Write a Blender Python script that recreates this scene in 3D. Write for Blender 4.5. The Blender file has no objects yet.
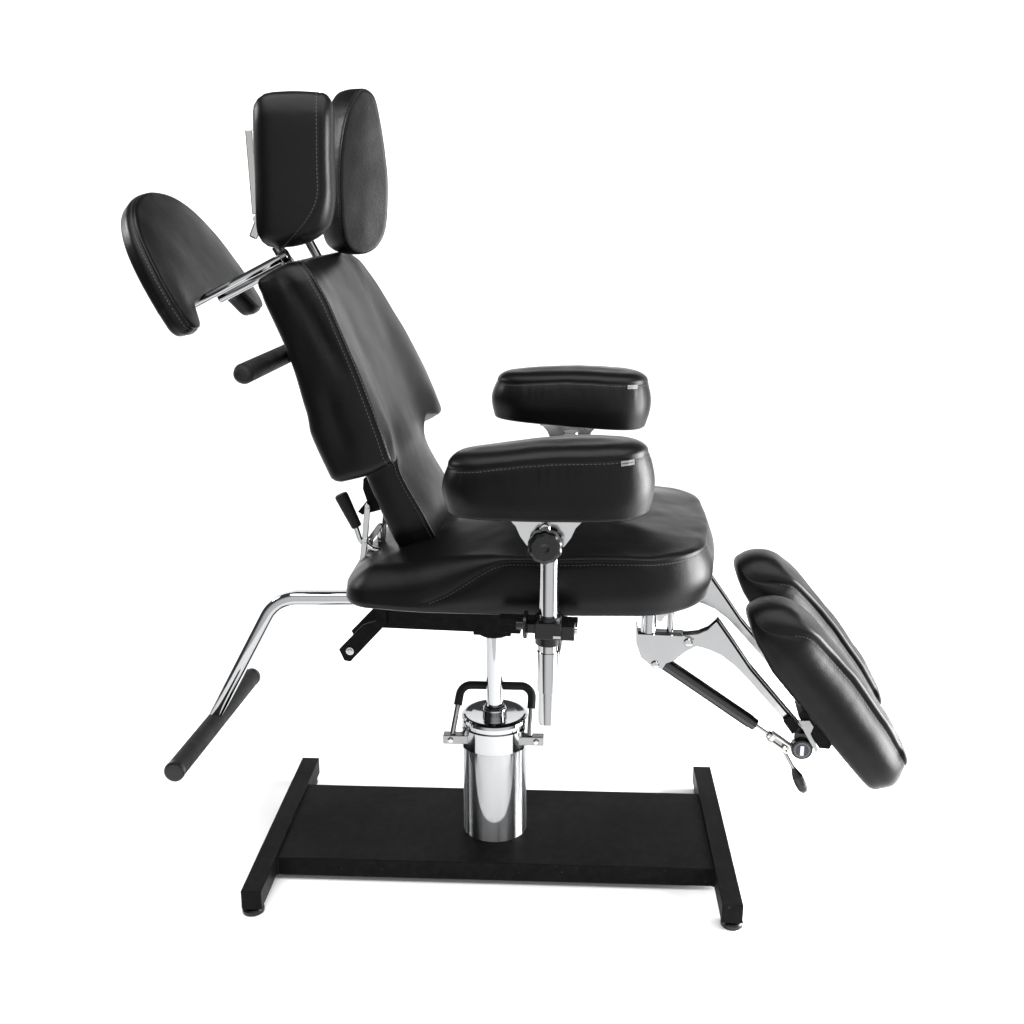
import bpy, bmesh, math
import numpy as np
from mathutils import Vector, Matrix, noise
from mathutils.geometry import delaunay_2d_cdt

scene = bpy.context.scene
COL = scene.collection
R = math.radians
UPPER_TURN = R(-4.0)          # the seat swivels on its pump: everything above the piston is turned a little

# ------------------------------------------------------------------ camera numbers
F_PX, PITCH, YAW = 1163.1, 0.2763, -0.0476
CAM = np.array([0.1283, -2.0935, 1.325])
_fw = np.array([math.sin(YAW)*math.cos(PITCH), math.cos(YAW)*math.cos(PITCH), -math.sin(PITCH)])
_rt = np.array([math.cos(YAW), -math.sin(YAW), 0.0])
_up = np.cross(_rt, _fw)
_a = -UPPER_TURN
_RM = np.array([[math.cos(_a), -math.sin(_a), 0], [math.sin(_a), math.cos(_a), 0], [0, 0, 1]])

def at(u, v, Y, turned=True):
    """survey helper: the point of the vertical plane Y = const seen at photo pixel u, v (in the chair's own axes)"""
    d = _fw + _rt*(u-512)/F_PX + _up*(512-v)/F_PX
    c = CAM
    if turned:
        d = _RM @ d; c = _RM @ CAM
    t = (Y-c[1])/d[1]
    return Vector((c + d*t).tolist())

# ------------------------------------------------------------------ materials
def new_mat(name):
    m = bpy.data.materials.new(name); m.use_nodes = True
    nt = m.node_tree; b = nt.nodes['Principled BSDF']
    return m, nt, b

def noise_node(nt, scale, detail=4, rough=0.5, coord='Object'):
    tc = nt.nodes.new('ShaderNodeTexCoord'); n = nt.nodes.new('ShaderNodeTexNoise')
    n.inputs['Scale'].default_value = scale; n.inputs['Detail'].default_value = detail
    n.inputs['Roughness'].default_value = rough
    nt.links.new(tc.outputs[coord], n.inputs['Vector'])
    return n

def ramp(nt, src, a, b, p0=0.3, p1=0.7):
    r = nt.nodes.new('ShaderNodeMapRange')
    r.inputs['From Min'].default_value = p0; r.inputs['From Max'].default_value = p1
    r.inputs['To Min'].default_value = a; r.inputs['To Max'].default_value = b
    nt.links.new(src, r.inputs['Value'])
    return r.outputs['Result']

def bump(nt, b, src, strength, dist, prev=None):
    n = nt.nodes.new('ShaderNodeBump')
    n.inputs['Strength'].default_value = strength; n.inputs['Distance'].default_value = dist
    nt.links.new(src, n.inputs['Height'])
    if prev is not None: nt.links.new(prev, n.inputs['Normal'])
    nt.links.new(n.outputs['Normal'], b.inputs['Normal'])
    return n.outputs['Normal']

def mat_leather():
    m, nt, b = new_mat('black_leather')
    b.inputs['Base Color'].default_value = (0.0024, 0.0024, 0.0026, 1)
    b.inputs['IOR'].default_value = 1.225
    b.inputs['Specular IOR Level'].default_value = 0.5
    big = noise_node(nt, 9, 3)
    nt.links.new(ramp(nt, big.outputs['Fac'], 0.29, 0.38), b.inputs['Roughness'])
    creases = noise_node(nt, 22, 3, 0.55)
    p = bump(nt, b, creases.outputs['Fac'], 0.17, 0.003)
    tc = nt.nodes.new('ShaderNodeTexCoord'); v = nt.nodes.new('ShaderNodeTexVoronoi')
    v.inputs['Scale'].default_value = 620
    nt.links.new(tc.outputs['Object'], v.inputs['Vector'])
    p = bump(nt, b, v.outputs['Distance'], 0.22, 0.0007, p)
    g = noise_node(nt, 1500, 2)
    bump(nt, b, g.outputs['Fac'], 0.2, 0.0003, p)
    return m

def mat_paint():
    m, nt, b = new_mat('black_powder_coat')
    n = noise_node(nt, 60, 5, 0.6)
    mix = nt.nodes.new('ShaderNodeMixRGB')
    mix.inputs[1].default_value = (0.003, 0.003, 0.0031, 1); mix.inputs[2].default_value = (0.0065, 0.0062, 0.006, 1)
    nt.links.new(ramp(nt, n.outputs['Fac'], 0, 1, 0.4, 0.75), mix.inputs[0])
    sp = noise_node(nt, 230, 2, 0.4)
    mix2 = nt.nodes.new('ShaderNodeMixRGB'); mix2.inputs[2].default_value = (0.05, 0.048, 0.045, 1)
    nt.links.new(ramp(nt, sp.outputs['Fac'], 0, .8, 0.735, 0.80), mix2.inputs[0]); nt.links.new(mix.outputs[0], mix2.inputs[1])
    nt.links.new(mix2.outputs[0], b.inputs['Base Color'])
    n2 = noise_node(nt, 7, 4)
    nt.links.new(ramp(nt, n2.outputs['Fac'], 0.42, 0.58), b.inputs['Roughness'])
    b.inputs['IOR'].default_value = 1.13
    g = noise_node(nt, 420, 3)
    bump(nt, b, g.outputs['Fac'], 0.25, 0.0006)
    return m

def mat_metal(name, col, r0, r1, bumpy=0.04):
    m, nt, b = new_mat(name)
    b.inputs['Base Color'].default_value = (*col, 1); b.inputs['Metallic'].default_value = 1
    n = noise_node(nt, 26, 5, 0.6)
    nt.links.new(ramp(nt, n.outputs['Fac'], r0, r1), b.inputs['Roughness'])
    n2 = noise_node(nt, 14, 2)
    bump(nt, b, n2.outputs['Fac'], bumpy, 0.004)
    return m

def mat_plain(name, col, rough, spec=0.4, grain=0, gscale=500):
    m, nt, b = new_mat(name)
    n = noise_node(nt, 40, 4)
    nt.links.new(ramp(nt, n.outputs['Fac'], max(0.02, rough-0.06), rough+0.06), b.inputs['Roughness'])
    b.inputs['Base Color'].default_value = (*col, 1)
    b.inputs['Specular IOR Level'].default_value = spec
    if grain:
        g = noise_node(nt, gscale, 3); bump(nt, b, g.outputs['Fac'], grain, 0.001)
    return m

def mat_turned():
    # hard chrome over a turned tube: a clear mirror plus the vertical smear of the fine machining rings
    m = mat_metal('turned_chrome', (0.44, 0.445, 0.452), 0.03, 0.08)
    nt = m.node_tree; b = nt.nodes['Principled BSDF']; out = nt.nodes['Material Output']
    g = nt.nodes.new('ShaderNodeBsdfAnisotropic'); g.inputs['Color'].default_value = (0.46, 0.465, 0.475, 1)
    g.inputs['Roughness'].default_value = 0.34; g.inputs['Anisotropy'].default_value = 0.93
    t = nt.nodes.new('ShaderNodeTangent'); t.direction_type = 'RADIAL'; t.axis = 'Z'
    nt.links.new(t.outputs['Tangent'], g.inputs['Tangent'])
    mx = nt.nodes.new('ShaderNodeMixShader'); mx.inputs[0].default_value = 0.42
    nt.links.new(b.outputs[0], mx.inputs[1]); nt.links.new(g.outputs[0], mx.inputs[2]); nt.links.new(mx.outputs[0], out.inputs['Surface'])
    return m

M = dict(
    turned=mat_turned(),
    leather=mat_leather(), paint=mat_paint(),
    chrome=mat_metal('polished_chrome', (0.37, 0.375, 0.382), 0.03, 0.09, 0.06),
    zinc=mat_metal('satin_steel_plate', (0.40, 0.405, 0.41), 0.10, 0.20, 0.08),
    dark_steel=mat_metal('dark_plated_steel', (0.22, 0.22, 0.22), 0.18, 0.32, 0.06),
    grey_steel=mat_metal('grey_cast_steel', (0.40, 0.40, 0.39), 0.22, 0.36, 0.08),
    gloss=mat_plain('gloss_black_strut', (0.004, 0.004, 0.0045), 0.13, 0.5),
    foam=mat_plain('black_foam_rubber', (0.006, 0.006, 0.0063), 0.62, 0.18, 0.35, 700),
    plastic=mat_plain('black_plastic', (0.004, 0.004, 0.0045), 0.26, 0.30, 0.08),
    thread=mat_plain('grey_sewing_thread', (0.038, 0.038, 0.039), 0.6, 0.3),
    tag=mat_plain('white_woven_tag', (0.11, 0.11, 0.11), 0.6, 0.3, 0.2),
    print=mat_plain('pale_badge_print', (0.55, 0.57, 0.62), 0.4, 0.4),
    navy=mat_plain('dark_badge_ground', (0.012, 0.016, 0.03), 0.35, 0.4),
    paper=mat_plain('white_studio_paper', (0.94, 0.94, 0.94), 0.9, 0.1),
)

# ------------------------------------------------------------------ mesh builder
class MB:
    def __init__(s): s.v = []; s.f = []; s.sm = []; s.mi = []
    def add(s, vs, fs, smooth=False, mi=0):
        o = len(s.v); s.v += [Vector(p) for p in vs]
        s.f += [[i+o for i in f] for f in fs]; s.sm += [smooth]*len(fs); s.mi += [mi]*len(fs)
        return o
    def build(s, name, mat, parent=None, turned=False, bevel=0, seg=2, angle=None):
        me = bpy.data.meshes.new(name)
        me.from_pydata([tuple(p) for p in s.v], [], s.f); me.update()
        bm = bmesh.new(); bm.from_mesh(me)
        bmesh.ops.recalc_face_normals(bm, faces=bm.faces)
        bm.to_mesh(me); bm.free()
        me.polygons.foreach_set('use_smooth', s.sm)
        me.polygons.foreach_set('material_index', s.mi)
        for m in (mat if isinstance(mat, (list, tuple)) else [mat]): me.materials.append(m)
        o = bpy.data.objects.new(name, me); COL.objects.link(o)
        if parent is not None: o.parent = parent
        if turned: o.rotation_euler = (0, 0, UPPER_TURN)
        if bevel:
            b = o.modifiers.new('bevel', 'BEVEL'); b.width = bevel; b.segments = seg
            b.limit_method = 'ANGLE'; b.angle_limit = R(35); b.harden_normals = False
        return o
    # -- shapes
    def box(s, x0, x1, y0, y1, z0, z1, mi=0, mat=None):
        vs = [(x, y, z) for x in (x0, x1) for y in (y0, y1) for z in (z0, z1)]
        if mat is not None: vs = [mat @ Vector(p) for p in vs]
        s.add(vs, [(0,1,3,2),(4,6,7,5),(0,4,5,1),(2,3,7,6),(0,2,6,4),(1,5,7,3)], False, mi)
    def bar(s, p, q, w, h, up=(0,1,0), mi=0):
        """a flat bar from p to q, w across, h along 'up'"""
        p = Vector(p); q = Vector(q); d = (q-p).normalized()
        y = Vector(up); x = d.cross(y).normalized(); y = x.cross(d).normalized()
        vs = [c + x*a*w/2 + y*b*h/2 for c in (p, q) for a, b in ((-1,-1),(1,-1),(1,1),(-1,1))]
        s.add(vs, [(0,1,2,3),(7,6,5,4),(0,4,5,1),(1,5,6,2),(2,6,7,3),(3,7,4,0)], False, mi)
    def lathe(s, p, d, prof, seg=40, mi=0, ref=None, smooth=True, lobes=0, lobe_amp=0):
        """prof: (distance along d, radius) pairs; sharp corners get their own ring"""
        p = Vector(p); d = Vector(d).normalized()
        r = Vector(ref) if ref else (Vector((0,0,1)) if abs(d.z) < .9 else Vector((1,0,0)))
        x = (r - d*r.dot(d)).normalized(); y = d.cross(x)
        rings = []
        for k, (t, rad) in enumerate(prof):
            ring = []
            for i in range(seg):
                a = 2*math.pi*i/seg
                rr = rad*(1+lobe_amp*math.cos(lobes*a)) if lobes else rad
                ring.append(p + d*t + (x*math.cos(a) + y*math.sin(a))*rr)
            rings.append(ring)
        for k in range(len(rings)-1):
            vs = rings[k]+rings[k+1]
            s.add(vs, [(i, (i+1) % seg, seg+(i+1) % seg, seg+i) for i in range(seg)], smooth, mi)
        s.add(rings[0], [tuple(range(seg))], False, mi); s.add(rings[-1], [tuple(reversed(range(seg)))], False, mi)
    def sweep(s, pts, sec, closed_caps=True, mi=0, up=(0,1,0), smooth=True):
        """sweep a closed section (list of (a, b)) along pts; a along the side vector, b along the kept 'up'"""
        pts = [Vector(p) for p in pts]; n = len(sec); rings = []
        u = Vector(up)
        for i, p in enumerate(pts):
            t = (pts[min(i+1, len(pts)-1)] - pts[max(i-1, 0)]).normalized()
            b = (u - t*u.dot(t))
            if b.length < 1e-5: b = Vector((1,0,0)) - t*t.x
            b.normalize(); u = b; a = t.cross(b)
            rings.append([p + a*q[0] + b*q[1] for q in sec])
        vs = [p for r in rings for p in r]
        fs = [(k*n+i, k*n+(i+1) % n, (k+1)*n+(i+1) % n, (k+1)*n+i) for k in range(len(rings)-1) for i in range(n)]
        s.add(vs, fs, smooth, mi)
        if closed_caps:
            s.add(rings[0], [tuple(range(n))], False, mi); s.add(rings[-1], [tuple(reversed(range(n)))], False, mi)
    def tube(s, pts, r, seg=20, mi=0, up=(0,1,0)):
        s.sweep(pts, [(r*math.cos(2*math.pi*i/seg), r*math.sin(2*math.pi*i/seg)) for i in range(seg)], mi=mi, up=up)
    def plate(s, outline, fn, y0, y1, mi=0):
        """outline of (x, z) pairs extruded between y0 and y1 through fn(x, y, z)"""
        n = len(outline)
        vs = [fn(x, y0, z) for x, z in outline] + [fn(x, y1, z) for x, z in outline]
        s.add(vs, [tuple(range(n)), tuple(reversed(range(n, 2*n)))], False, mi)
        s.add(vs, [(i, (i+1) % n, n+(i+1) % n, n+i) for i in range(n)], False, mi)

def rrect(w, h, r, k=5):
    out = []
    for cx, cy, a0 in ((w/2-r, h/2-r, 0), (-w/2+r, h/2-r, 90), (-w/2+r, -h/2+r, 180), (w/2-r, -h/2+r, 270)):
        for i in range(k+1):
            a = R(a0+90*i/k); out.append((cx+r*math.cos(a), cy+r*math.sin(a)))
    return out

def fillet(pts, r, k=8, closed=False):
    """round the corners of a polyline (2D or 3D); r is one radius or one per point"""
    P = [Vector(p) for p in pts]; n = len(P); out = []
    for i, p in enumerate(P):
        ri = r[i] if isinstance(r, (list, tuple)) else r
        if (not closed and i in (0, n-1)) or ri <= 0: out.append(p); continue
        a = P[i-1]-p; b = P[(i+1) % n]-p
        la, lb = a.length, b.length; a = a/la; b = b/lb
        ang = a.angle(b)
        if ang > R(178): out.append(p); continue
        t = min(ri/math.tan(ang/2), la*.49, lb*.49)
        A = p+a*t; B = p+b*t
        for j in range(k+1):
            q = j/k
            # circular-ish blend (rational quadratic)
            w = math.sin(ang/2)
            den = (1-q)**2+2*w*q*(1-q)+q*q
            out.append((A*(1-q)**2 + p*(2*w*q*(1-q)) + B*q*q)/den)
    return out

def spline(pts, k=10):
    n = len(pts); out = []
    for i in range(n):
        p0, p1, p2, p3 = (Vector((*pts[(i+j-1) % n][:2], 0)) for j in range(4))
        # centripetal Catmull-Rom keeps uneven spacing free of loops
        t0 = 0; t1 = (p1-p0).length**.5; t2 = t1+(p2-p1).length**.5; t3 = t2+(p3-p2).length**.5
        for q in range(k):
            t = t1+(t2-t1)*q/k
            a1 = p0*((t1-t)/(t1-t0))+p1*((t-t0)/(t1-t0)); a2 = p1*((t2-t)/(t2-t1))+p2*((t-t1)/(t2-t1)); a3 = p2*((t3-t)/(t3-t2))+p3*((t-t2)/(t3-t2))
            b1 = a1*((t2-t)/(t2-t0))+a2*((t-t0)/(t2-t0)); b2 = a2*((t3-t)/(t3-t1))+a3*((t-t1)/(t3-t1))
            out.append(b1*((t2-t)/(t2-t1))+b2*((t-t1)/(t2-t1)))
    return out

def resample(pts, step):
    P = [Vector(p) for p in pts]; P.append(P[0])
    L = [0]
    for a, b in zip(P, P[1:]): L.append(L[-1]+(b-a).length)
    n = max(12, int(round(L[-1]/step))); out = []; j = 0
    for i in range(n):
        t = L[-1]*i/n
        while L[j+1] < t: j += 1
        out.append(P[j].lerp(P[j+1], (t-L[j])/max(1e-9, L[j+1]-L[j])))
    return out

def sstep(a, b, x):
    t = min(1, max(0, (x-a)/(b-a))); return t*t*(3-2*t)

def interp(tab, x):
    for (x0, y0), (x1, y1) in zip(tab, tab[1:]):
        if x <= x1:
            t = max(0, (x-x0)/(x1-x0)); t = t*t*(3-2*t)*.5+t*.5
            return y0+(y1-y0)*t
    return tab[-1][1]

SEED = [0]
def cushion(name, outline, fn, T, parent, rb=.012, rf=.016, dome=.01, seam=None, rfi=None, step=.006, turned=True,
            side_bulge=.003, bulge_f=None, pucker=.0010, lump=.0016, dome_len=.05, stitches=True, stitch_if=None, groove=.0018, grid=.012, lift=None, stitch_len=.0042, lean=0, fold=None, groove_f=None, rows=(1, 0)):
    """Upholstered pad.  outline: closed list of (u, v); fn(u, v, w) -> point; T: height of the flat top before doming.
    seam: height of the sewn edge per outline point (function of u, v);  rfi: roundover radius per point."""
    SEED[0] += 1
    off = Vector((SEED[0]*3.7, SEED[0]*1.3, 0))
    P = resample([(p[0], p[1], 0) for p in outline], step); n = len(P)
    area = sum(P[i].x*P[(i+1) % n].y-P[(i+1) % n].x*P[i].y for i in range(n))
    if area < 0: P.reverse()
    N = []
    for i in range(n):
        t = (P[(i+1) % n]-P[i-1]).normalized(); N.append(Vector((-t.y, t.x, 0)))   # inward
    for _ in range(2):
        N = [(N[i-1]+N[i]*2+N[(i+1) % n]).normalized() for i in range(n)]
    arc = [0]
    for i in range(n-1): arc.append(arc[-1]+(P[i+1]-P[i]).length)
    sm = [seam(p.x, p.y) if seam else T-rf for p in P]
    rr = [rfi(p.x, p.y) if rfi else rf for p in P]
    ln = [lean(p.x, p.y) if callable(lean) else lean for p in P]
    verts = []; rings = []
    def ring(ins, w, kind=''):
        r = []
        for i in range(n):
            a = ins(i) if callable(ins) else ins; h = w(i) if callable(w) else w
            q = P[i]+N[i]*a
            verts.append([q.x, q.y, h]); r.append(len(verts)-1)
        rings.append(r)
    for k in range(5):
        a = R(90*k/4); ring(rb*(1-math.sin(a)), rb*(1-math.cos(a)))
    ns = 8
    for k in range(1, ns):
        t = k/ns
        def w_(i, t=t): return rb+(sm[i]-.002-rb)*t
        def i_(i, t=t):
            pk = 0
            if pucker and t > .3:
                f = noise.noise(Vector((arc[i]*95, t*1.5, 0))+off)+.6*noise.noise(Vector((arc[i]*210, t, 4))+off)
                pk = pucker*f*((t-.3)/.7)**3.5
            return -side_bulge*(bulge_f(P[i].x, P[i].y) if bulge_f else 1)*math.sin(math.pi*t)+pk+ln[i]*t**2.5+(fold(P[i].x, P[i].y, t)*sstep(0, .15, t)*(1-sstep(.93, 1, t)) if fold else 0)
        ring(i_, w_)
    ring(lambda i: ln[i]+0.0003, lambda i: sm[i]-.0016)
    ring(lambda i: ln[i]+.0003+(groove-.0003)*(groove_f(P[i].x, P[i].y) if groove_f else 1), lambda i: sm[i])
    ring(lambda i: ln[i]+0.0006, lambda i: sm[i]+.0016)
    for k in range(1, 8):
        a = R(90*k/7)
        ring(lambda i, a=a: ln[i]+.0006+rr[i]*(1-math.cos(a)), lambda i, a=a: sm[i]+.0016+(T-sm[i]-.0016)*math.sin(a))
    faces = []
    for r0, r1 in zip(rings, rings[1:]):
        for i in range(n): faces.append((r0[i], r0[(i+1) % n], r1[(i+1) % n], r1[i]))
    # fill front and back
    def fill(r, top):
        poly = [Vector(verts[i][:2]) for i in r]
        A = np.array([tuple(p) for p in poly]); B = np.roll(A, -1, 0)
        x0, y0 = A.min(0); x1, y1 = A.max(0)
        g = grid if top else .03
        pts = []
        for a in range(int((x1-x0)/g)+2):
            for b in range(int((y1-y0)/g)+2):
                x = x0+a*g+(g/2 if b % 2 else 0); y = y0+b*g
                c = ((A[:,1] > y) != (B[:,1] > y)) & (x < (B[:,0]-A[:,0])*(y-A[:,1])/np.where(B[:,1]-A[:,1]==0,1e-12,B[:,1]-A[:,1])+A[:,0])
                if c.sum() % 2 == 0: continue
                d = B-A; tt = np.clip(((np.array([x,y])-A)*d).sum(1)/np.maximum((d*d).sum(1),1e-12),0,1)
                dist = np.sqrt((((A+d*tt[:,None])-np.array([x,y]))**2).sum(1)).min()
                if dist < g*.45: continue
                pts.append((x, y, dist))
        m = len(poly)
        vs2 = poly+[Vector(p[:2]) for p in pts]
        o_v, o_e, o_f, ov, oe, of = delaunay_2d_cdt(vs2, [(i, (i+1) % m) for i in range(m)], [], 1, 1e-6)
        idx = {}
        for k, src in enumerate(ov):
            s0 = src[0] if src else None
            if s0 is not None and s0 < m: idx[k] = r[s0]
            else:
                d = pts[s0-m][2] if s0 is not None else 0
                h = (T+dome*(1-math.exp(-(d/dome_len)**1.3))) if top else 0
                verts.append([o_v[k].x, o_v[k].y, h]); idx[k] = len(verts)-1
        for f in o_f: faces.append(tuple(idx[k] for k in f))
    fill(rings[-1], True); fill(rings[0], False)
    if lift:
        for q in verts:
            q[2] += lift(q[0], q[1])*sstep(0, T, q[2])
    for q in verts:
        p = Vector((q[0], q[1], q[2]))
        a = lump*noise.noise(p*13+off)+lump*.4*noise.noise(p*34+off)
        q[0] += a*.5; q[1] += a*.6; q[2] += a*sstep(.0, .02, q[2])
    mb = MB(); mb.add([fn(*q) for q in verts], faces, True)
    ob = mb.build(name, M['leather'], parent, turned)
    if stitches:
        st = MB(); L = stitch_len; gap = L*.55
        k0 = 5+(ns-1)                     # ring just below the groove; k0+2 lies just above it
        for use, rid, tow in ((rows[0], k0, k0-1), (rows[1], k0+2, k0+4)):
            if not use: continue
            eps = .0003
            A_ = [fn(*verts[i]) for i in rings[rid]]; B_ = [fn(*verts[i]) for i in rings[tow]]
            W = [a.lerp(b, min(1, .0030/max(1e-6, (b-a).length))) for a, b in zip(A_, B_)]
            C0, C1 = A_, B_
            i = 0; seglen = [(W[(j+1) % n]-W[j]).length for j in range(n)]
            cum = [0]
            for s_ in seglen: cum.append(cum[-1]+s_)
            pos = 0
            while pos+L < cum[-1]:
                mid = pos+L/2
                while cum[i+1] < mid: i += 1
                if stitch_if is None or stitch_if(P[i].x, P[i].y):
                    f = (mid-cum[i])/max(1e-9, seglen[i])
                    c = W[i].lerp(W[(i+1) % n], f)
                    dr = (W[(i+1) % n]-W[i]).normalized()
                    cr = (C1[i]-C0[i]).normalized()
                    nn = dr.cross(cr).normalized()
                    c0 = fn(*[sum(v[k] for v in verts)/len(verts) for k in range(3)])
                    if nn.dot(c-c0) < 0: nn = -nn
                    a = dr*(L/2); b = cr*.00055; h = nn*.0006
                    c = c+nn*eps
                    st.add([c-a-b*.4, c+a-b*.4, c+a+b*.4, c-a+b*.4, c-a*.7-b+h*.6, c+a*.7-b+h*.6, c+a*.7+b+h*.6, c-a*.7+b+h*.6],
                           [(4,5,6,7),(0,1,5,4),(1,2,6,5),(2,3,7,6),(3,0,4,7)])
                pos += L+gap
        st.build('stitching', M['thread'], ob)
    return ob

def copy_of(o, parent, mat=None):
    c = o.copy(); COL.objects.link(c); c.parent = parent
    return c

# ------------------------------------------------------------------ studio paper
def backdrop():
    mb = MB(); prof = []
    FZ = .020
    prof += [(-1.0, FZ), (-.5, FZ), (0, FZ), (1.0, FZ), (2.0, FZ), (3.2, FZ)]
    r = 1.3
    for k in range(1, 17):
        a = R(90*k/16); prof.append((3.2+r*math.sin(a), FZ+r*(1-math.cos(a))))
    prof.append((4.5, 2.55))
    w = 8.0; vs = []
    for y, z in prof: vs += [(-w, y, z), (w, y, z)]
    mb.add(vs, [(2*i, 2*i+1, 2*i+3, 2*i+2) for i in range(len(prof)-1)], True)
    o = mb.build('floor', M['paper']); o['kind'] = 'structure'
    return o
backdrop()

# ------------------------------------------------------------------ the chair
chair = bpy.data.objects.new('tattoo_chair', None); COL.objects.link(chair)
chair['label'] = 'black leather reclining tattoo chair with chrome pump on black H-shaped steel base'
chair['category'] = 'tattoo chair'

# ---- base
XO, XW, YB = .4576, .038, .2585
mb = MB(); mb.box(-XO+XW-.001, XO-XW+.001, -.137, .148, .0315, .0697)
base = mb.build('base_plate', M['paint'], chair, bevel=.0018)
for p, q in (((-XO+XW, -.137, .034), (-XO+XW, -.137, .069)), ((XO-XW, -.137, .034), (XO-XW, -.137, .069))):
    mb = MB()
    mb.tube([Vector(p).lerp(Vector(q), t/6) + Vector((0, -.001+.0008*math.sin(t*4), 0)) for t in range(7)], .0032, 10)
    mb.build('weld_bead', M['paint'], base)
for sx in (-1, 1):
    mb = MB(); x0 = sx*XO; x1 = sx*(XO-XW)
    mb.box(min(x0, x1), max(x0, x1), -YB, YB, .037, .075)
    bar = mb.build('base_bar', M['paint'], chair, bevel=.0016)
    for sy in (-1, 1):
        mb = MB()
        c = (sx*(XO-.016), sy*(YB-.021), .020)
        mb.lathe(c, (0,0,1), [(0,.0185),(.002,.0205),(.008,.0205),(.011,.018),(.0115,.012),(.019,.012)], 32)
        mb.build('levelling_foot', M['plastic'], bar)

# ---- pump
PX = -.0055
mb = MB()
mb.lathe((PX,0,.069), (0,0,1), [(0,.0630),(.215,.0630),(.2155,.0610)], 96)
pump = mb.build('pump_cylinder', M['turned'], chair)
mb = MB()
mb.lathe((PX,0,.284), (0,0,1), [(0,.0640),(.001,.0665),(.002,.0668),(.028,.0668),(.0335,.0655),(.0365,.0620),(.0372,.0580),(.0360,.045),(.0352,.0235)], 96)
mb.build('pump_cap', M['chrome'], pump)
mb = MB()
mb.lathe((PX,0,.318), (0,0,1), [(0,.0235),(.011,.0235),(.0135,.0225),(.0145,.0200),(.0146,.0170)], 48)
mb.build('collar', M['chrome'], pump)
# clamp plate round the front of the cylinder, carrying the pivot bars
mb = MB()
out = []
for k in range(25):
    a = R(-90-62+124*k/24); out.append((PX+.0705*math.cos(a), .0705*math.sin(a)))
inn = [(PX+(x-PX)*.0672/.0705, y*.0672/.0705) for x, y in reversed(out)]
ol = out+inn; n = len(ol)
mb.add([(x, y, .262) for x, y in ol]+[(x, y, .302) for x, y in ol], [(i, (i+1) % n, n+(i+1) % n, n+i) for i in range(n)], True)
mb.add([(x, y, .302) for x, y in ol], [(i, i+1, n-2-i, n-1-i) for i in range(24)])
mb.add([(x, y, .262) for x, y in ol], [(i, i+1, n-2-i, n-1-i) for i in range(24)])
mb.build('clamp_band', M['chrome'], pump)
BY, BZ = -.040, .2835
for s in (-1, 1):
    mb = MB(); mb.box(PX+min(s*.045, s*.098), PX+max(s*.045, s*.098), BY-.010, BY+.010, BZ-.009, BZ+.009)
    mb.build('pivot_bar', M['dark_steel'], pump, bevel=.0015)
for s in (-1, 1):
    mb = MB(); mb.lathe((PX+s*.083, BY-.0095, BZ-.001), (0,-1,0), [(0,.0062),(.004,.0062),(.005,.0045)], 6, smooth=False)
    mb.build('bolt', M['zinc'], pump)

mb = MB(); mb.lathe((PX,0,.30), (0,0,1), [(0,.0166),(.20,.0166)], 48)
mb.build('piston', M['chrome'], chair)

mb = MB(); mb.lathe((PX,0,.3325), (0,0,1), [(0,.0205),(.003,.0200),(.0045,.0172)], 40)
mb.build('seal', M['plastic'], pump)

hp = [(PX-.081, BY, BZ+.004), (PX-.066, .012, .372), (PX+.074, .012, .372), (PX+.070, BY, BZ+.004)]
hpath = fillet(hp, .022, 8)
mb = MB(); mb.tube(hpath, .0052, 16, up=(0,.8,-.6))
hd = mb.build('release_handle', M['chrome'], chair)
i0 = next(i for i, p in enumerate(hpath) if p.z > .335); 
a = Vector(hp[0]).lerp(Vector(hp[1]), .60); b = Vector(hp[3]).lerp(Vector(hp[2]), .56)
gp = [a]+hpath[1:-1]+[b]
mb = MB(); mb.tube(gp, .0082, 18, up=(0,.8,-.6))
mb.build('handle_grip', M['foam'], hd)

# ---- frame under the seat (turned with the seat)
mb = MB()
mb.box(-.226, .050, -.045, .045, .505, .600)
fr = mb.build('seat_frame', M['paint'], chair, True, bevel=.002)
mb = MB(); mb.box(-.20, .30, -.17, .17, .600, .618)
mb.build('seat_board', M['paint'], fr, bevel=.002)
mb = MB(); mb.lathe((PX,0,.488), (0,0,1), [(0,.030),(.001,.0315),(.016,.0315)], 40)
mb.box(PX-.036, PX+.036, -.036, .036, .4955, .5065)
mb.build('mounting_block', M['paint'], fr, bevel=.0015)
mb = MB()
brk = [(-.226,.5215),(-.252,.512),(-.3005,.4600),(-.2905,.4375),(-.2785,.4360),(-.205,.518),(-.205,.56),(-.226,.56)]
mb.plate(brk, lambda x,y,z: (x,y,z), -.052, -.0455)
mb.build('mounting_tab', M['paint'], fr, bevel=.0012)
mb = MB(); mb.plate(brk, lambda x,y,z: (x,y,z), .0455, .052)
mb.build('mounting_tab', M['paint'], fr, bevel=.0012)
mb = MB()
c = at(350, 651, -.0525)
mb.lathe(c, (0,-1,0), [(-.002,.0078),(.0015,.0078),(.0018,.0062)], 24)
mb.build('washer', M['zinc'], fr)
mb = MB()
mb.lathe(c, (0,-1,0), [(.001,.0052),(.0045,.0052),(.005,.004)], 6, smooth=False)
mb.build('bolt', M['zinc'], fr)

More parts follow.
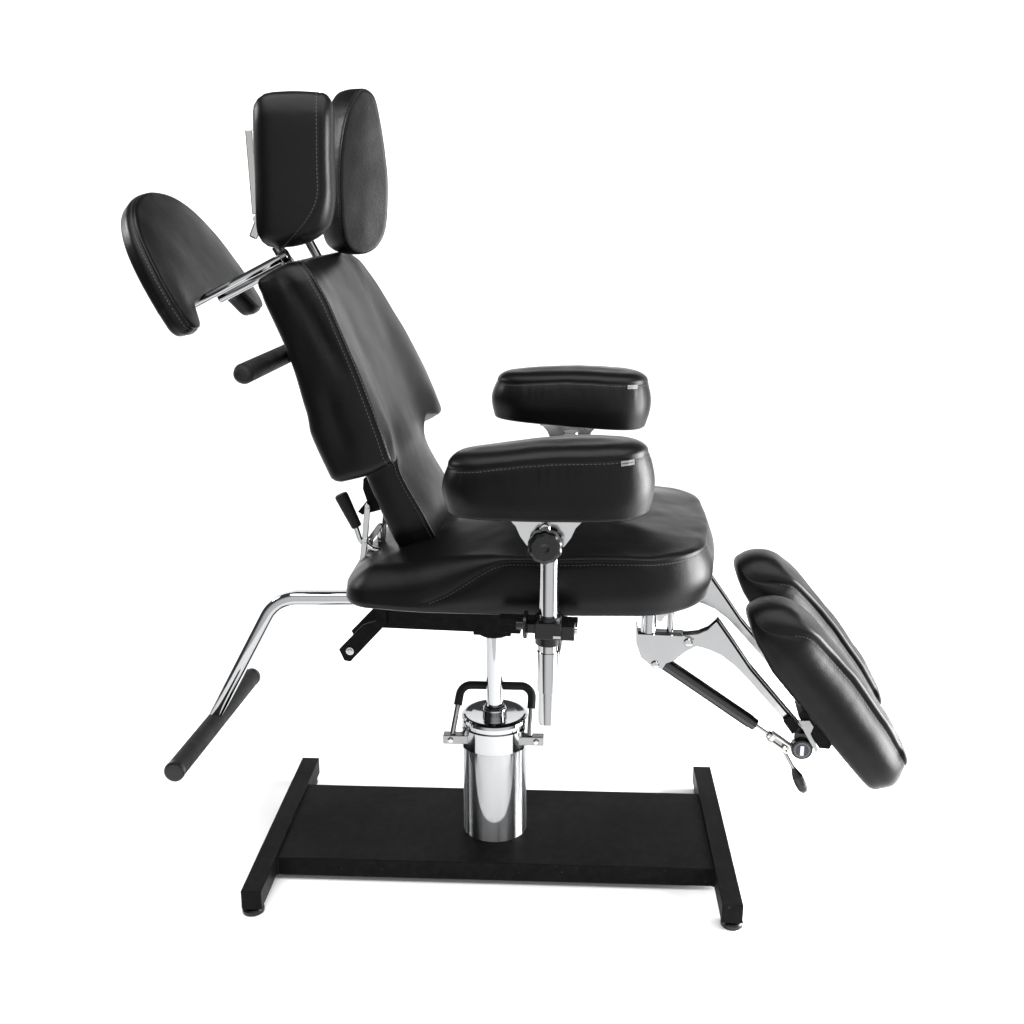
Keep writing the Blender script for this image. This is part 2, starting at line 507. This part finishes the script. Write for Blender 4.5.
# ---- seat
def seat_fn(u, v, w):
    v = v*1.11 if v > 0 else v
    return Vector((u, v, .6165 + .022*u + w))
outline = fillet([(-.253,-.150,0),(-.235,-.228,0),(-.10,-.248,0),(.12,-.252,0),(.315,-.241,0),(.386,-.175,0),(.399,0,0),(.386,.175,0),(.315,.241,0),(.12,.252,0),(-.10,.248,0),(-.235,.228,0),(-.253,.150,0),(-.261,0,0)],
                 [.05,.055,.2,.4,.14,.16,.6,.16,.14,.4,.2,.055,.05,.6], 10, True)
def seat_seam(u, v): return .019+.077*sstep(-.120, .060, u)
def seat_r(u, v): return .018+.036*(1-sstep(-.10, .06, u))
seat = cushion('seat', [(p.x, p.y) for p in outline], seat_fn, .104, chair, rb=.014, seam=seat_seam, rfi=seat_r, dome=.028, dome_len=.11,
               side_bulge=.008, bulge_f=lambda u, v: sstep(-.10, .02, u), lean=lambda u, v: .006*sstep(-.10, .02, u), lump=.0016, stitch_if=lambda u, v: u > -.085 and v < .2,
               lift=lambda u, v: -.040*(1-sstep(-.26, .06, u)), pucker=.0007, groove=.0016, groove_f=lambda u, v: sstep(-.115, -.08, u))

# ---- backrest
BO = Vector((-.302, 0, 1.203)); BD = Vector((.3717, 0, -.9284)); BN = Vector((.9284, 0, .3717))
def back_fn(u, v, w):
    T = .087; k = w/T
    side = .0925+.006*sstep(.235, .275, u)+.0032*math.sin(u*27+.8)
    th = side+(.066-side)*sstep(.363, .385, u)
    wing = .026*sstep(.085, .215, abs(v))*sstep(-.03, .09, u)*(.60+.40*sstep(.05, .33, u))*(1-sstep(.36, .40, u))
    ww = -th+k*th
    ww += wing*min(1.0, max(0, .35+.65*k))
    ww -= .010*sstep(.03, -.01, u)
    ww += (.010*sstep(.40, .50, u)+.006*math.sin(math.pi*min(1, max(0, u/.38))))*k
    return BO+BD*u+Vector((0, v, 0))+BN*ww
half = [(0,.0),(.0,.150),(.030,.170),(.11,.190),(.21,.217),(.31,.236),(.364,.243),(.366,.205),(.350,.150),(.372,.126),(.50,.127),(.553,.105),(.556,0)]
rads = [0,.028,.06,.3,.3,.2,.022,.05,.02,.03,.2,.05,0]
full = half+[(u,-v) for u, v in reversed(half[1:-1])]
fr_ = rads+[r for r in reversed(rads[1:-1])]
ol = fillet([(u, v, 0) for u, v in full], fr_, 8, True)
def back_fold(u, v, t):
    a = .0050*math.exp(-((t-.62-1.6*(u-.10))/.10)**2)*sstep(.0, .05, u)*(1-sstep(.15, .24, u))
    b = .0040*math.exp(-((t-.30-.8*(u-.25))/.12)**2)*sstep(.19, .24, u)*(1-sstep(.29, .34, u))
    return a+b-.0030*noise.noise(Vector((u*11, t*1.6, v*3)))
back = cushion('backrest', [(p.x, p.y) for p in ol], back_fn, .087, chair, rb=.018, rf=.006, seam=lambda u,v: .0825, dome=.009, dome_len=.05,
               side_bulge=.004, lump=.0008, pucker=.0014, step=.005, groove=.0014, rows=(1, 1), fold=back_fold, stitch_if=lambda u, v: v < .02 or u > .4)
mb = MB()
p0 = BO+BD*.03-BN*.0885; p1 = BO+BD*.50-BN*.064
mb.plate([(.06,-.11),(.34,-.15),(.345,.15),(.06,.11)], lambda u,w,v: BO+BD*u+Vector((0,v,0))-BN*(w), .086, .0925)
mb.build('back_board', M['paint'], back, bevel=.001)

# ---- headrest: two tilting halves
def head_pad(a, sgn, anchor, T, dome, w, h, rf, taper, rb, rs, seam_drop=0):
    n = Vector((math.cos(a), -sgn*math.sin(a), .0)); t = Vector((math.sin(a), sgn*math.cos(a), 0))
    upv = Vector((.03, 0, 1)).normalized()
    A = Vector(anchor)
    def fn(u, v, ww):
        k = ww/T
        cut = taper*max(0.0, (-u/h-.13)/.37)**2
        return A+upv*u+t*v+n*(ww-T-cut*k)
    hw = w/2
    pts = [(h*.5,-hw*.06),(h*.465,hw*.40),(h*.29,hw*.72),(h*.05,hw*.96),(-h*.2,hw*1.03),(-h*.37,hw*.88),(-h*.465,hw*.48),(-h*.5,-hw*.15),(-h*.45,-hw*.70),(-h*.32,-hw*.95),(-h*.05,-hw*1.02),(h*.22,-hw*.90),(h*.42,-hw*.50)] if sgn > 0 else \
          [(h*.5,hw*.05),(h*.49,hw*.66),(h*.38,hw*.97),(.0,hw*1.0),(-h*.30,hw*1.0),(-h*.44,hw*.82),(-h*.5,hw*.4),(-h*.5,-hw*.35),(-h*.42,-hw*.85),(-h*.1,-hw*1.0),(h*.25,-hw*.96),(h*.44,-hw*.7)]
    ol = spline(pts)
    return cushion('headrest_pad', [(p.x, p.y) for p in ol], fn, T, chair, rb=rb, rf=rf, seam=lambda u,v: T-rs-seam_drop*max(0.0, (-u/h-.10)/.40)**2, rfi=lambda u,v: rf+.25*seam_drop*max(0.0, (-u/h-.10)/.40)**2, dome=dome,
                   dome_len=.028, step=.004, grid=.008, side_bulge=.002, lump=.0010, pucker=.0010, groove=.0014, rows=(1, 0))
near_head = head_pad(R(12), -1, (-.268, -.066, 1.343), .132, .003, .108, .248, .028, .018, .034, .021, .055)
near_head['label'] = 'nearer headrest half turned to the front'
far_head = head_pad(R(49), 1, (-.243, .049, 1.341), .100, .0015, .095, .286, .007, .0, .014, .004)
far_head['label'] = 'farther headrest half tilted inwards'
# posts, plate and lever
mb = MB()
mb.tube([at(277,246,-.03), at(290,268,-.03), at(301,288,-.03)], .0105, 20)
hp1 = mb.build('headrest_post', M['dark_steel'], chair, True)
mb = MB()
mb.tube([at(306,236,.045), at(316,254,.045), at(325,272,.045)], .0085, 20)
mb.build('headrest_post', M['dark_steel'], chair, True)
mb = MB()
a0 = at(255,130,.0); a1 = at(262,214,.0)
mb.bar(a0, a1, .014, .07)
mb.bar(a1, at(276,238,.0), .010, .07)
pl = mb.build('headrest_plate', M['grey_steel'], chair, True, bevel=.002)
mb = MB()
l0 = at(262,214,-.05); l1 = at(253,238,-.05)
mb.bar(l0, l1, .015, .010); mb.lathe(at(256,219,-.056), (0,1,0), [(0,.006),(.03,.006)], 16)
mb.build('lock_lever', M['chrome'], pl, bevel=.003)

# ---- chest pad behind the back, on two rods
CO = Vector((-.507, 0, 1.084)); CU = Vector((-.5105, 0, .8599)); CN = Vector((.8599, 0, .5105))
def chest_fn(u, v, w): return CO+CU*u+Vector((0, v, 0))+CN*(w-.022)
half = [(.250,0),(.250,.055),(.215,.135),(.145,.182),(.07,.197),(-.005,.197),(-.008,.150),(.036,.118),(.055,0)]
rad = [0,.09,.12,.16,.2,.024,.024,.03,0]
full = half+[(u,-v) for u, v in reversed(half[1:-1])]
arch = spline([(.252,0),(.243,.066),(.217,.122),(.172,.164),(.115,.187),(.05,.197),(.04,.197),(.04,-.197),(.05,-.197),(.115,-.187),(.172,-.164),(.217,-.122),(.243,-.066)])
arch = [p for p in arch if p.x > .045]
arch.sort(key=lambda p: math.atan2(p.y, p.x-.02))
legs = fillet([(.045,.197,0),(-.005,.197,0),(-.008,.150,0),(.036,.118,0),(.055,0,0),(.036,-.118,0),(-.008,-.150,0),(-.005,-.197,0),(.045,-.197,0)], [0,.024,.024,.03,.4,.03,.024,.024,0], 8)
ol = [Vector((p.x, p.y, 0)) for p in arch]+legs
chest = cushion('chest_pad', [(p.x, p.y) for p in ol], chest_fn, .040, chair, rb=.012, rf=.008, dome=.004, dome_len=.03, seam=lambda u,v: .035,
                step=.005, side_bulge=.003, lump=.0010, pucker=.0006)
for px0, px1, Y in (((286,255),(193,305),-.055), ((291,262),(221,299),.02)):
    mb = MB(); p, q = at(*px0, Y), at(*px1, Y)
    d = (q-p).normalized()
    mb.tube([p-d*.004, p, q], .0072, 20)
    mb.lathe(q, d, [(-.002,.0072),(.003,.0066),(.0045,.004)], 20)
    rod = mb.build('support_rod', M['chrome'], chair, True)
    mb = MB(); mb.lathe(p-d*.004, d, [(0,.0105),(.001,.0115),(.012,.0115),(.013,.0105)], 28)
    mb.build('collar', M['dark_steel'], rod)

# ---- grip bar behind the backrest
def foam_bar(name, c, r, y0, y1, cap):
    mb = MB()
    mb.lathe((c[0], y0, c[1]), (0,1,0), [(0,r*.93),(.003,r),(y1-y0-.003,r),(y1-y0,r*.93)], 36)
    o = mb.build(name, M['foam'], chair, True)
    if cap:
        for y, d in ((y0, -1), (y1, 1)):
            mb = MB(); mb.lathe((c[0], y, c[1]), (0,d,0), [(-.008,r*1.045),(.0,r*1.045),(.003,r*1.0),(.0045,r*.86),(.0050,r*.5)], 36)
            mb.build('end_cap', M['plastic'], o)
    return o
cb = at(243,374,-.205)
gb = foam_bar('back_handle', (cb.x, cb.z), .0178, -.205, .205, False)
for y in (-.205, .205):
    mb = MB(); mb.lathe((cb.x, y, cb.z), (0, 1 if y > 0 else -1, 0), [(-.002,.0170),(.006,.0150),(.011,.0105),(.013,.004)], 32)
    mb.build('end_cap', M['foam'], gb)
mb = MB(); mb.tube([(cb.x, 0, cb.z), (cb.x+.12, 0, cb.z+.01)], .012, 16)
mb.build('handle_stem', M['paint'], gb)

# ---- chrome arm and foot grip behind the seat
fa = [at(372,597,0), at(277,597,0), at(217,713,0)]
fa = [fa[0], fa[1], fa[2]]
path = fillet(fa, .075, 14)
mb = MB(); mb.sweep(path, rrect(.0255, .034, .0085), up=(0,1,0))
mb.build('foot_bar_arm', M['chrome'], chair, True, bevel=0)
g = at(217,716,0)
foam_bar('foot_bar_grip', (g.x-.001, g.z-.008), .0188, -.220, .217, True)

# ---- armrests
arm_ol = [(-.158,-.012,0),(-.150,-.040,0),(-.08,-.062,0),(.04,-.067,0),(.125,-.064,0),(.157,-.035,0),(.160,.0,0),(.157,.035,0),(.125,.064,0),(.04,.067,0),(-.08,.062,0),(-.150,.040,0),(-.158,.012,0)]
ao = [(p.x, p.y) for p in spline([(-.160,0),(-.152,-.030),(-.125,-.050),(-.06,-.063),(.03,-.067),(.085,-.066),(.124,-.056),(.149,-.034),(.160,0),(.149,.034),(.124,.056),(.085,.066),(.03,.067),(-.06,.063),(-.125,.050),(-.152,.030)])]
def armrest(sgn, cx, cz, tilt):
    ca, sa = math.cos(tilt), math.sin(tilt)
    def fn(u, v, w):
        uu = u; ww = w
        uu *= .995
        return Vector((cx+uu*ca-ww*sa, sgn*.322+v, cz+uu*sa+ww*ca))
    pad = cushion('armrest', ao, fn, .116, chair, rb=.007, rf=.026, lean=.002, dome=.007, dome_len=.045, seam=lambda u,v: .096-.004*(1-sstep(-.165, -.03, u)),
                  rfi=lambda u,v: .036-.004*(1-sstep(-.15, -.04, u)), lift=lambda u,v: -.020*(1-sstep(-.20, .06, u)), step=.0035, grid=.008, side_bulge=.008, lump=.0012, pucker=.0030, groove=.0014)
    # little sewn-in tag
    mb = MB()
    P0 = [(.098,-.0668),(.120,-.0655)]
    for k in (0,):
        vs = []
        for (u, v) in ((.117,-.0535),(.128,-.0475),(.137,-.0405)):
            for w in (.0875, .0955): vs.append(fn(u, v-.0080, w))
        mb.add(vs, [(0,2,3,1),(2,4,5,3)])
        vs2 = [p+Vector((0,.0008,0)) for p in vs]
        mb.add(vs2, [(0,2,3,1),(2,4,5,3)])
        ln = []
        for (u, v) in ((.1185,-.0528),(.128,-.0475),(.1355,-.0418)):
            for w in (.0908, .0922): ln.append(fn(u, v-.0084, w))
        mb.add(ln, [(0,2,3,1),(2,4,5,3)], False, 1)
    mb.build('tag', [M['tag'], M['navy']], pad)
    return pad
near_arm = armrest(-1, .124, .826, R(1.6)); far_arm = armrest(1, .112, .842, R(-3.2))

def armrest_post(sgn):
    Y = sgn*.322; px = .126 if sgn < 0 else .115
    mb = MB(); mb.lathe((px, Y, .462), (0,0,1), [(0,.0146),(.002,.0158),(.35,.0158)], 40)
    post = mb.build('armrest_post', M['chrome'], chair, True)
    mb = MB(); mb.lathe((px, Y, .520), (0,0,1), [(0,.0166),(.001,.0180),(.07,.0180)], 40)
    mb.build('sleeve', M['chrome'], post)
    # bracket plate (flared) under the pad
    zt = .826 if sgn < 0 else .836
    half = [(.0,-.0),(.069,-.0),(.058,-.008),(.047,-.020),(.040,-.036),(.030,-.050),(.016,-.058),(.0,-.060)]
    olx = [(x, z) for x, z in half]+[(-x, z) for x, z in reversed(half[1:-1])]
    mb = MB(); yo = Y+sgn*.019
    mb.plate(olx, lambda x, y, z: (px-.004+x, y, zt+z), yo-.002, yo+.002)
    mb.box(px-.062, px+.054, Y-.03, Y+.03, zt+.0005, zt+.0035)
    mb.build('bracket', M['zinc'], post, bevel=.0008)
    mb = MB(); ks = yo+sgn*.002
    mb.lathe((px-.004, ks, zt-.019), (0,sgn,0), [(0,.0085),(.010,.0085),(.012,.0068)], 24)
    mb.build('screw', M['chrome'], post)
    mb = MB()
    mb.lathe((px-.003, ks, zt-.046), (0,sgn,0), [(0,.010),(.006,.010),(.0065,.0245),(.009,.0268),(.024,.0268),(.028,.0245),(.030,.020),(.0305,.008),(.029,.004)], 120, lobes=10, lobe_amp=.028)
    mb.build('knob', M['plastic'], post)
    # clamp and rail
    H = .016
    mb = MB()
    mb.lathe((px, Y, .588+H), (0,0,1), [(0,.0205),(.001,.0215),(.024,.0215),(.0255,.0195),(.031,.0195),(.032,.0215),(.048,.0215),(.049,.0200)], 36)
    mb.box(px-.020, px+.022, *sorted((Y+sgn*.005, Y+sgn*.025)), .603+H, .630+H)
    mb.box(px+.016, px+.043, Y-.014, Y+.012, .598+H, .622+H)
    mb.box(px-.035, px-.015, Y-.008, Y+.008, .606+H, .622+H)
    mb.lathe((px-.040, Y, .618+H), (1,0,0), [(0,.021),(.001,.0225),(.005,.0225),(.006,.021)], 36)
    mb.lathe((px-.052, Y, .618+H), (1,0,0), [(0,.008),(.014,.008)], 20)
    mb.build('clamp', M['plastic'], post, bevel=.0015)
    mb = MB(); y0, y1 = sorted((sgn*.03, sgn*.312))
    mb.box(px-.018, px+.018, y0, y1, .576, .597)
    mb.box(px-.085, px+.045, *sorted((Y-sgn*.03, Y-sgn*.055)), .604+H, .6145+H)
    mb.build('rail', M['paint'], post, bevel=.0015)
    mb = MB(); mb.box(px+.010, px+.022, *sorted((Y+sgn*.0215, Y+sgn*.0265)), .606+H, .6105+H)
    mb.build('clamp_screw', M['zinc'], post)
    mb = MB(); mb.lathe((px+.043, Y, .610+H), (1,0,0), [(0,.0045),(.004,.0045)], 12)
    mb.build('bolt', M['zinc'], post)
armrest_post(-1); armrest_post(1)

# ---- recline lever and linkage behind the back
mb = MB()
lp = [at(354,522,-.09), at(360,540,-.09), at(372,549,-.09), at(384,552,-.09)]
mb.tube(fillet(lp, .014, 6), .0052, 16)
lev = mb.build('recline_lever', M['chrome'], chair, True)
mb = MB(); g0, g1 = at(340.5,494,-.09), at(357,527,-.09); d = (g1-g0)
mb.lathe(g0, d, [(0,.0095),(.002,.0118),(.006,.0125),(d.length*.6,.0108),(d.length-.002,.0096),(d.length,.008)], 28)
mb.build('grip', M['foam'], lev)
def link(pts, w, h, Y, mat='chrome'):
    mb = MB(); P = [at(u, v, Y) for u, v in pts]
    for p, q in zip(P, P[1:]): mb.bar(p, q, w, h)
    for p in P: mb.lathe(p+Vector((0,-h/2-.0012,0)), (0,1,0), [(0,w*.40),(.001,w*.5),(h+.0014,w*.5),(h+.0024,w*.40)], 18)
    return mb.build('linkage_bar', M[mat], chair, True, bevel=.001)
link([(367.5,506),(365,540),(361,574)], .0105, .005, -.095, 'zinc')
link([(371,540),(367,572)], .008, .006, -.075, 'zinc')
link([(369,541),(380,526)], .0105, .006, -.07, 'dark_steel')
link([(379,526),(380,551)], .0075, .006, -.06)
link([(385,516),(382,556)], .008, .006, -.045, 'dark_steel')
mb = MB()
lk = [at(u, v, -.08) for u, v in ((364,478),(372,473),(380,500),(382,509),(363,514),(358.5,511),(367.5,500),(363.5,488))]
mb.plate([(p.x, p.z) for p in lk], lambda x,y,z: (x,y,z), -.085, -.045)
mb.build('hinge_bracket', M['paint'], chair, True, bevel=.001)

# ---- leg rests
LO_NEAR = Vector((.444, 0, .572)); LO_FAR = Vector((.433, 0, .598)); LD = Vector((.642, 0, -.767)); LN = Vector((.767, 0, .642))
WB = [(-.02,.022),(0.0,.019),(.05,.008),(.10,0),(.40,0),(.43,.004)]
WF = [(-.02,.084),(0.0,.086),(.05,.098),(.10,.106),(.20,.108),(.30,.102),(.36,.093),(.42,.074)]
def leg_rest(sgn):
    T = .08
    def fn(u, v, w):
        b = interp(WB, u); f = interp(WF, u); k = w/T
        return (LO_NEAR if sgn < 0 else LO_FAR)+LD*u+Vector((0, sgn*.098+v, 0))+LN*(b+(f-b)*k)
    ol = spline([(-.006,0),(.0,-.036),(.018,-.056),(.07,-.067),(.20,-.070),(.33,-.069),(.380,-.060),(.402,-.036),(.408,0),(.402,.036),(.380,.060),(.33,.069),(.20,.070),(.07,.067),(.018,.056),(.0,.036)])
    return cushion('leg_rest', [(p.x, p.y) for p in ol], fn, T, chair, rb=.016, rf=.010, dome=.003, dome_len=.03, bulge_f=lambda u, v: sstep(.01, .09, u), lean=lambda u, v: .028*sstep(.03, .16, u)*(1-.7*sstep(.36, .41, u)),
                   seam=lambda u,v: .021+.051*sstep(.01, .085, u), rfi=lambda u,v: .010+.030*(1-sstep(.015, .085, u)), step=.005, grid=.010, side_bulge=.008,
                   lump=.0014, pucker=.0014, groove=.0015, groove_f=lambda u, v: sstep(.04, .10, u), stitch_if=lambda u, v: u > .06)
nl = leg_rest(-1); fl = leg_rest(1)

def leg_arm(sgn):
    Y = sgn*.118; sh = (0 if sgn < 0 else 0)
    yo = -.118
    def pp(u, v): 
        p = at(u, v, yo-.014); return (p.x, p.z)
    arm = [pp(u, v) for u, v in ((676,637),(688,636),(698,635),(708,631),(719,621.5),(735,644.5),(751.5,669),(784,707.5),(817,746),(810,752),(792,731),(783.8,720.4),(765,699),(746,677.5),(735.4,666.7),(721.5,656),(708,650),(697,647),(688,650),(680,657),(672,660))]
    brk = [pp(u, v) for u, v in ((635.8,622),(638,634),(683,636),(694,640),(694,647),(683,652.5),(675,660),(666,663),(662,669),(652,666),(641,657),(636,643))]
    mb = MB()
    mb.plate(brk, lambda x,y,z: (x,y,z), Y-.016, Y-.0115); mb.plate(brk, lambda x,y,z: (x,y,z), Y+.0115, Y+.016)
    fl = [pp(636.5,636), pp(683,638)]
    mb.bar((fl[0][0], Y, fl[0][1]), (fl[1][0], Y, fl[1][1]), .004, .0228)
    br = mb.build('leg_bracket', M['zinc'], chair, True, bevel=.0012)
    if sgn > 0: arm = arm[:8]+[pp(826,757), pp(818,762)]+arm[10:]
    mb = MB()
    mb.plate(arm, lambda x,y,z: (x,y,z), Y-.0115+.0005, Y-.0070); mb.plate(arm, lambda x,y,z: (x,y,z), Y+.0070, Y+.0110)
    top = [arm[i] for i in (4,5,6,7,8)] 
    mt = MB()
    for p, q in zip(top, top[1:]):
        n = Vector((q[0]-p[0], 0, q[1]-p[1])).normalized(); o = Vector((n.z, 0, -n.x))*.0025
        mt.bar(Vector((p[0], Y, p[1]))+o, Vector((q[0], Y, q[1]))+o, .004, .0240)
    ar = mb.build('leg_arm', M['zinc'], chair, True, bevel=.0008)
    mt.build('top_flange', M['paint'], ar, bevel=.0005)  # black coat paints in the dark room this steel flange would reflect
    for (u, v, r) in ((688,642,.0082),(655,664,.0075)):
        x, z = pp(u, v); mb = MB()
        mb.lathe((x, Y+sgn*.0155, z), (0,sgn,0), [(0,r),(.002,r),(.004,r*.75),(.0045,r*.3)], 20)
        mb.build('bolt', M['zinc'], br)
    for (u, r) in ((648.5,.0142),(670,.0058)):
        x, z = pp(u, 634)
        mb = MB(); mb.lathe((x, Y, z), (0,0,1), [(0,r),(.085,r)], 32)
        mb.build('leg_post', M['chrome'], br)
    if sgn > 0: return
    # hinge at the pad end
    mb = MB()
    hb = [pp(u, v) for u, v in ((797,712),(806,700),(832,738),(828,745),(818,744))]
    mb.plate(hb, lambda x,y,z: (x,y,z), Y-.030, Y+.030)
    hg = mb.build('pad_hinge', M['paint'], chair, True, bevel=.002)
    mb = MB()
    hz = [pp(u, v) for u, v in ((797,716),(808,716),(812,722),(809,729),(817,745),(814,747))]
    mb.plate(hz, lambda x,y,z: (x,y,z), Y-.034, Y-.0305)
    mb.build('hinge_plate', M['dark_steel'], hg, bevel=.001)
    mb = MB()
    hz = [pp(u, v) for u, v in ((783,720),(790,715),(799,726),(792,733))]
    mb.plate(hz, lambda x,y,z: (x,y,z), Y-.020, Y-.0125)
    mb.build('pivot_clamp', M['paint'], hg, bevel=.001)
    mb = MB()
    ps = [pp(u, v) for u, v in ((794,731),(812,733),(815,746),(793,748))]
    mb.plate(ps, lambda x,y,z: (x,y,z), Y-.022, Y-.012)
    c = pp(801,746)
    mb.lathe((c[0], Y+sgn*.010, c[1]), (0,sgn,0), [(0,.0185),(.018,.0192),(.0205,.0180),(.0207,.0170)], 40)
    kn = mb.build('adjuster_knob', M['plastic'], chair, True)
    if sgn > 0: return
    mb = MB()
    cc = Vector((c[0], Y-.0309, c[1]))
    def disc(r0, r1, y, mi, seg=40):
        vs = []
        for i in range(seg):
            a = 2*math.pi*i/seg
            for r in (r0, r1): vs.append(cc+Vector((r*math.cos(a), y, r*math.sin(a))))
        mb.add(vs, [(2*i, 2*i+1, (2*i+3) % (2*seg), (2*i+2) % (2*seg)) for i in range(seg)], False, mi)
    disc(.0004, .0108, -.0004, 1); disc(.0115, .0148, -.0004, 2)
    mb.box(cc.x-.0034, cc.x+.0030, cc.y-.0012, cc.y-.0008, cc.z-.0100, cc.z+.0086)
    for i in range(18):                                        # small raised characters round the ring
        a = 2*math.pi*i/18
        mt = Matrix.Translation(cc+Vector((.0132*math.cos(a), -.0007, .0132*math.sin(a)))) @ Matrix.Rotation(-a, 4, 'Y')
        mb.box(-.0006, .0006, -.0002, .0002, -.0009, .0006 if i % 3 else .0009, 1, mt)
    mb.build('badge', [M['print'], M['navy'], M['tag']], kn)
    if sgn > 0: return
    # gas strut, clevis and release lever
    Yg = Y-.002
    P = lambda u, v: Vector((pp(u, v)[0], Yg, pp(u, v)[1]))
    a, b = P(662,664), P(756,728); d = (b-a).normalized(); L = (b-a).length
    mb = MB(); mb.lathe(a, d, [(0,.007),(.004,.0112),(.008,.0122),(L-.012,.0122),(L-.0115,.0110),(L-.001,.0110),(L,.0085)], 32)
    gs = mb.build('gas_strut', M['gloss'], chair, True)
    c2 = P(769,737.5)
    mb = MB(); mb.lathe(b, d, [(-.002,.0034),((c2-b).length+.004,.0034)], 16)
    mb.build('strut_rod', M['chrome'], gs)
    e = P(790,752); dd = (e-c2).normalized()
    mb = MB()
    mb.lathe(c2-dd*.003, dd, [(0,.0060),(.001,.0072),(.006,.0072),(.007,.0060)], 20)
    sd = Vector((-dd.z, 0, dd.x))
    for s in (-1, 1):
        mb.bar(c2+dd*.003+sd*s*.0066, e+sd*s*.0066, .0050, .0150)
    mb.bar(c2+dd*.003, c2+dd*.012, .0160, .0150)
    mb.lathe(P(785,749)+Vector((0,-.010,0)), (0,1,0), [(0,.0035),(.001,.0045),(.019,.0045),(.02,.0035)], 16)
    mb.build('clevis', M['grey_steel'], gs, bevel=.001)
    mb = MB(); mb.bar(c2+dd*.008, e-dd*.001, .0084, .0060)
    mb.build('clevis_tongue', M['dark_steel'], gs, bevel=.001)
    l0, l1 = P(782,749), P(794,771); t1 = P(805.5,795.5)
    mb = MB(); mb.tube([l0, l1, l1+(l1-l0)*.1], .0034, 14)
    lv = mb.build('strut_lever', M['dark_steel'], chair, True)
    dl = t1-l1; D = dl.length
    mb = MB(); mb.lathe(l1, dl, [(0,.0042),(.004,.0052),(D*.35,.0096),(D*.65,.0104),(D*.85,.0092),(D*.96,.0060),(D,.0025)], 24)
    mb.build('lever_tip', M['plastic'], lv)
leg_arm(-1); leg_arm(1)

# ------------------------------------------------------------------ light
def area(name, loc, target, sx, sy, power, col=(1,1,1)):
    l = bpy.data.lights.new(name, 'AREA'); l.shape = 'RECTANGLE'; l.size = sx; l.size_y = sy; l.energy = power; l.color = col
    o = bpy.data.objects.new(name, l); COL.objects.link(o); o.location = loc
    o.rotation_euler = (Vector(target)-Vector(loc)).to_track_quat('-Z', 'Y').to_euler()
    return o
area('overhead_fill', (0.1, -.85, 3.3), (0.1, .1, 0), 4.4, 2.8, 205)  # added lamp: lifts the paper to clean white and thins contact shadows
k = area('right_softbox', (2.45, .05, .9), (0.2, -.3, .80), 1.5, 1.7, 290)
area('floor_fill', (-2.9, .6, 2.2), (-.8, -.1, 0), .7, .7, 40)  # added lamp, brightens the shadowed floor left of the base

for sx in (-1, 1):
    area('backdrop_fill', (sx*3.5, 2.3, 2.3), (sx*1.6, 4.5, 1.2), .6, 1.6, 30)  # added pair, lifts the dim backdrop corners to white

# added world gradient: dim all round, bright behind the camera to light the chrome
w = bpy.data.worlds.new('World'); scene.world = w; w.use_nodes = True
nt = w.node_tree; bg = nt.nodes['Background']; bg.inputs[1].default_value = 1.0
tc = nt.nodes.new('ShaderNodeTexCoord'); dt = nt.nodes.new('ShaderNodeVectorMath'); dt.operation = 'DOT_PRODUCT'
dt.inputs[1].default_value = Vector((.22, -.95, -.10)).normalized()
nt.links.new(tc.outputs['Generated'], dt.inputs[0])
mr = nt.nodes.new('ShaderNodeMapRange'); mr.interpolation_type = 'SMOOTHSTEP'
mr.inputs['From Min'].default_value = .45; mr.inputs['From Max'].default_value = .92
mr.inputs['To Min'].default_value = .10; mr.inputs['To Max'].default_value = 1.45
nt.links.new(dt.outputs['Value'], mr.inputs['Value'])
cb_ = nt.nodes.new('ShaderNodeCombineColor')
for k in range(3): nt.links.new(mr.outputs['Result'], cb_.inputs[k])
nt.links.new(cb_.outputs['Color'], bg.inputs[0])

# ------------------------------------------------------------------ camera
cd = bpy.data.cameras.new('camera'); cam = bpy.data.objects.new('camera', cd); COL.objects.link(cam)
cd.sensor_width = 36; cd.lens = 36*F_PX/1024; cd.clip_end = 100; cd.clip_start = .05
cam.matrix_world = Matrix(((_rt[0], _up[0], -_fw[0], CAM[0]), (_rt[1], _up[1], -_fw[1], CAM[1]), (_rt[2], _up[2], -_fw[2], CAM[2]), (0,0,0,1)))
scene.camera = cam
vs = scene.view_settings
vs.view_transform = 'Standard'; vs.look = 'None'; vs.exposure = 0; vs.gamma = 1; vs.use_curve_mapping = False
scene.render.engine = 'CYCLES'
scene.cycles.max_bounces = 10
scene.cycles.use_denoising = True
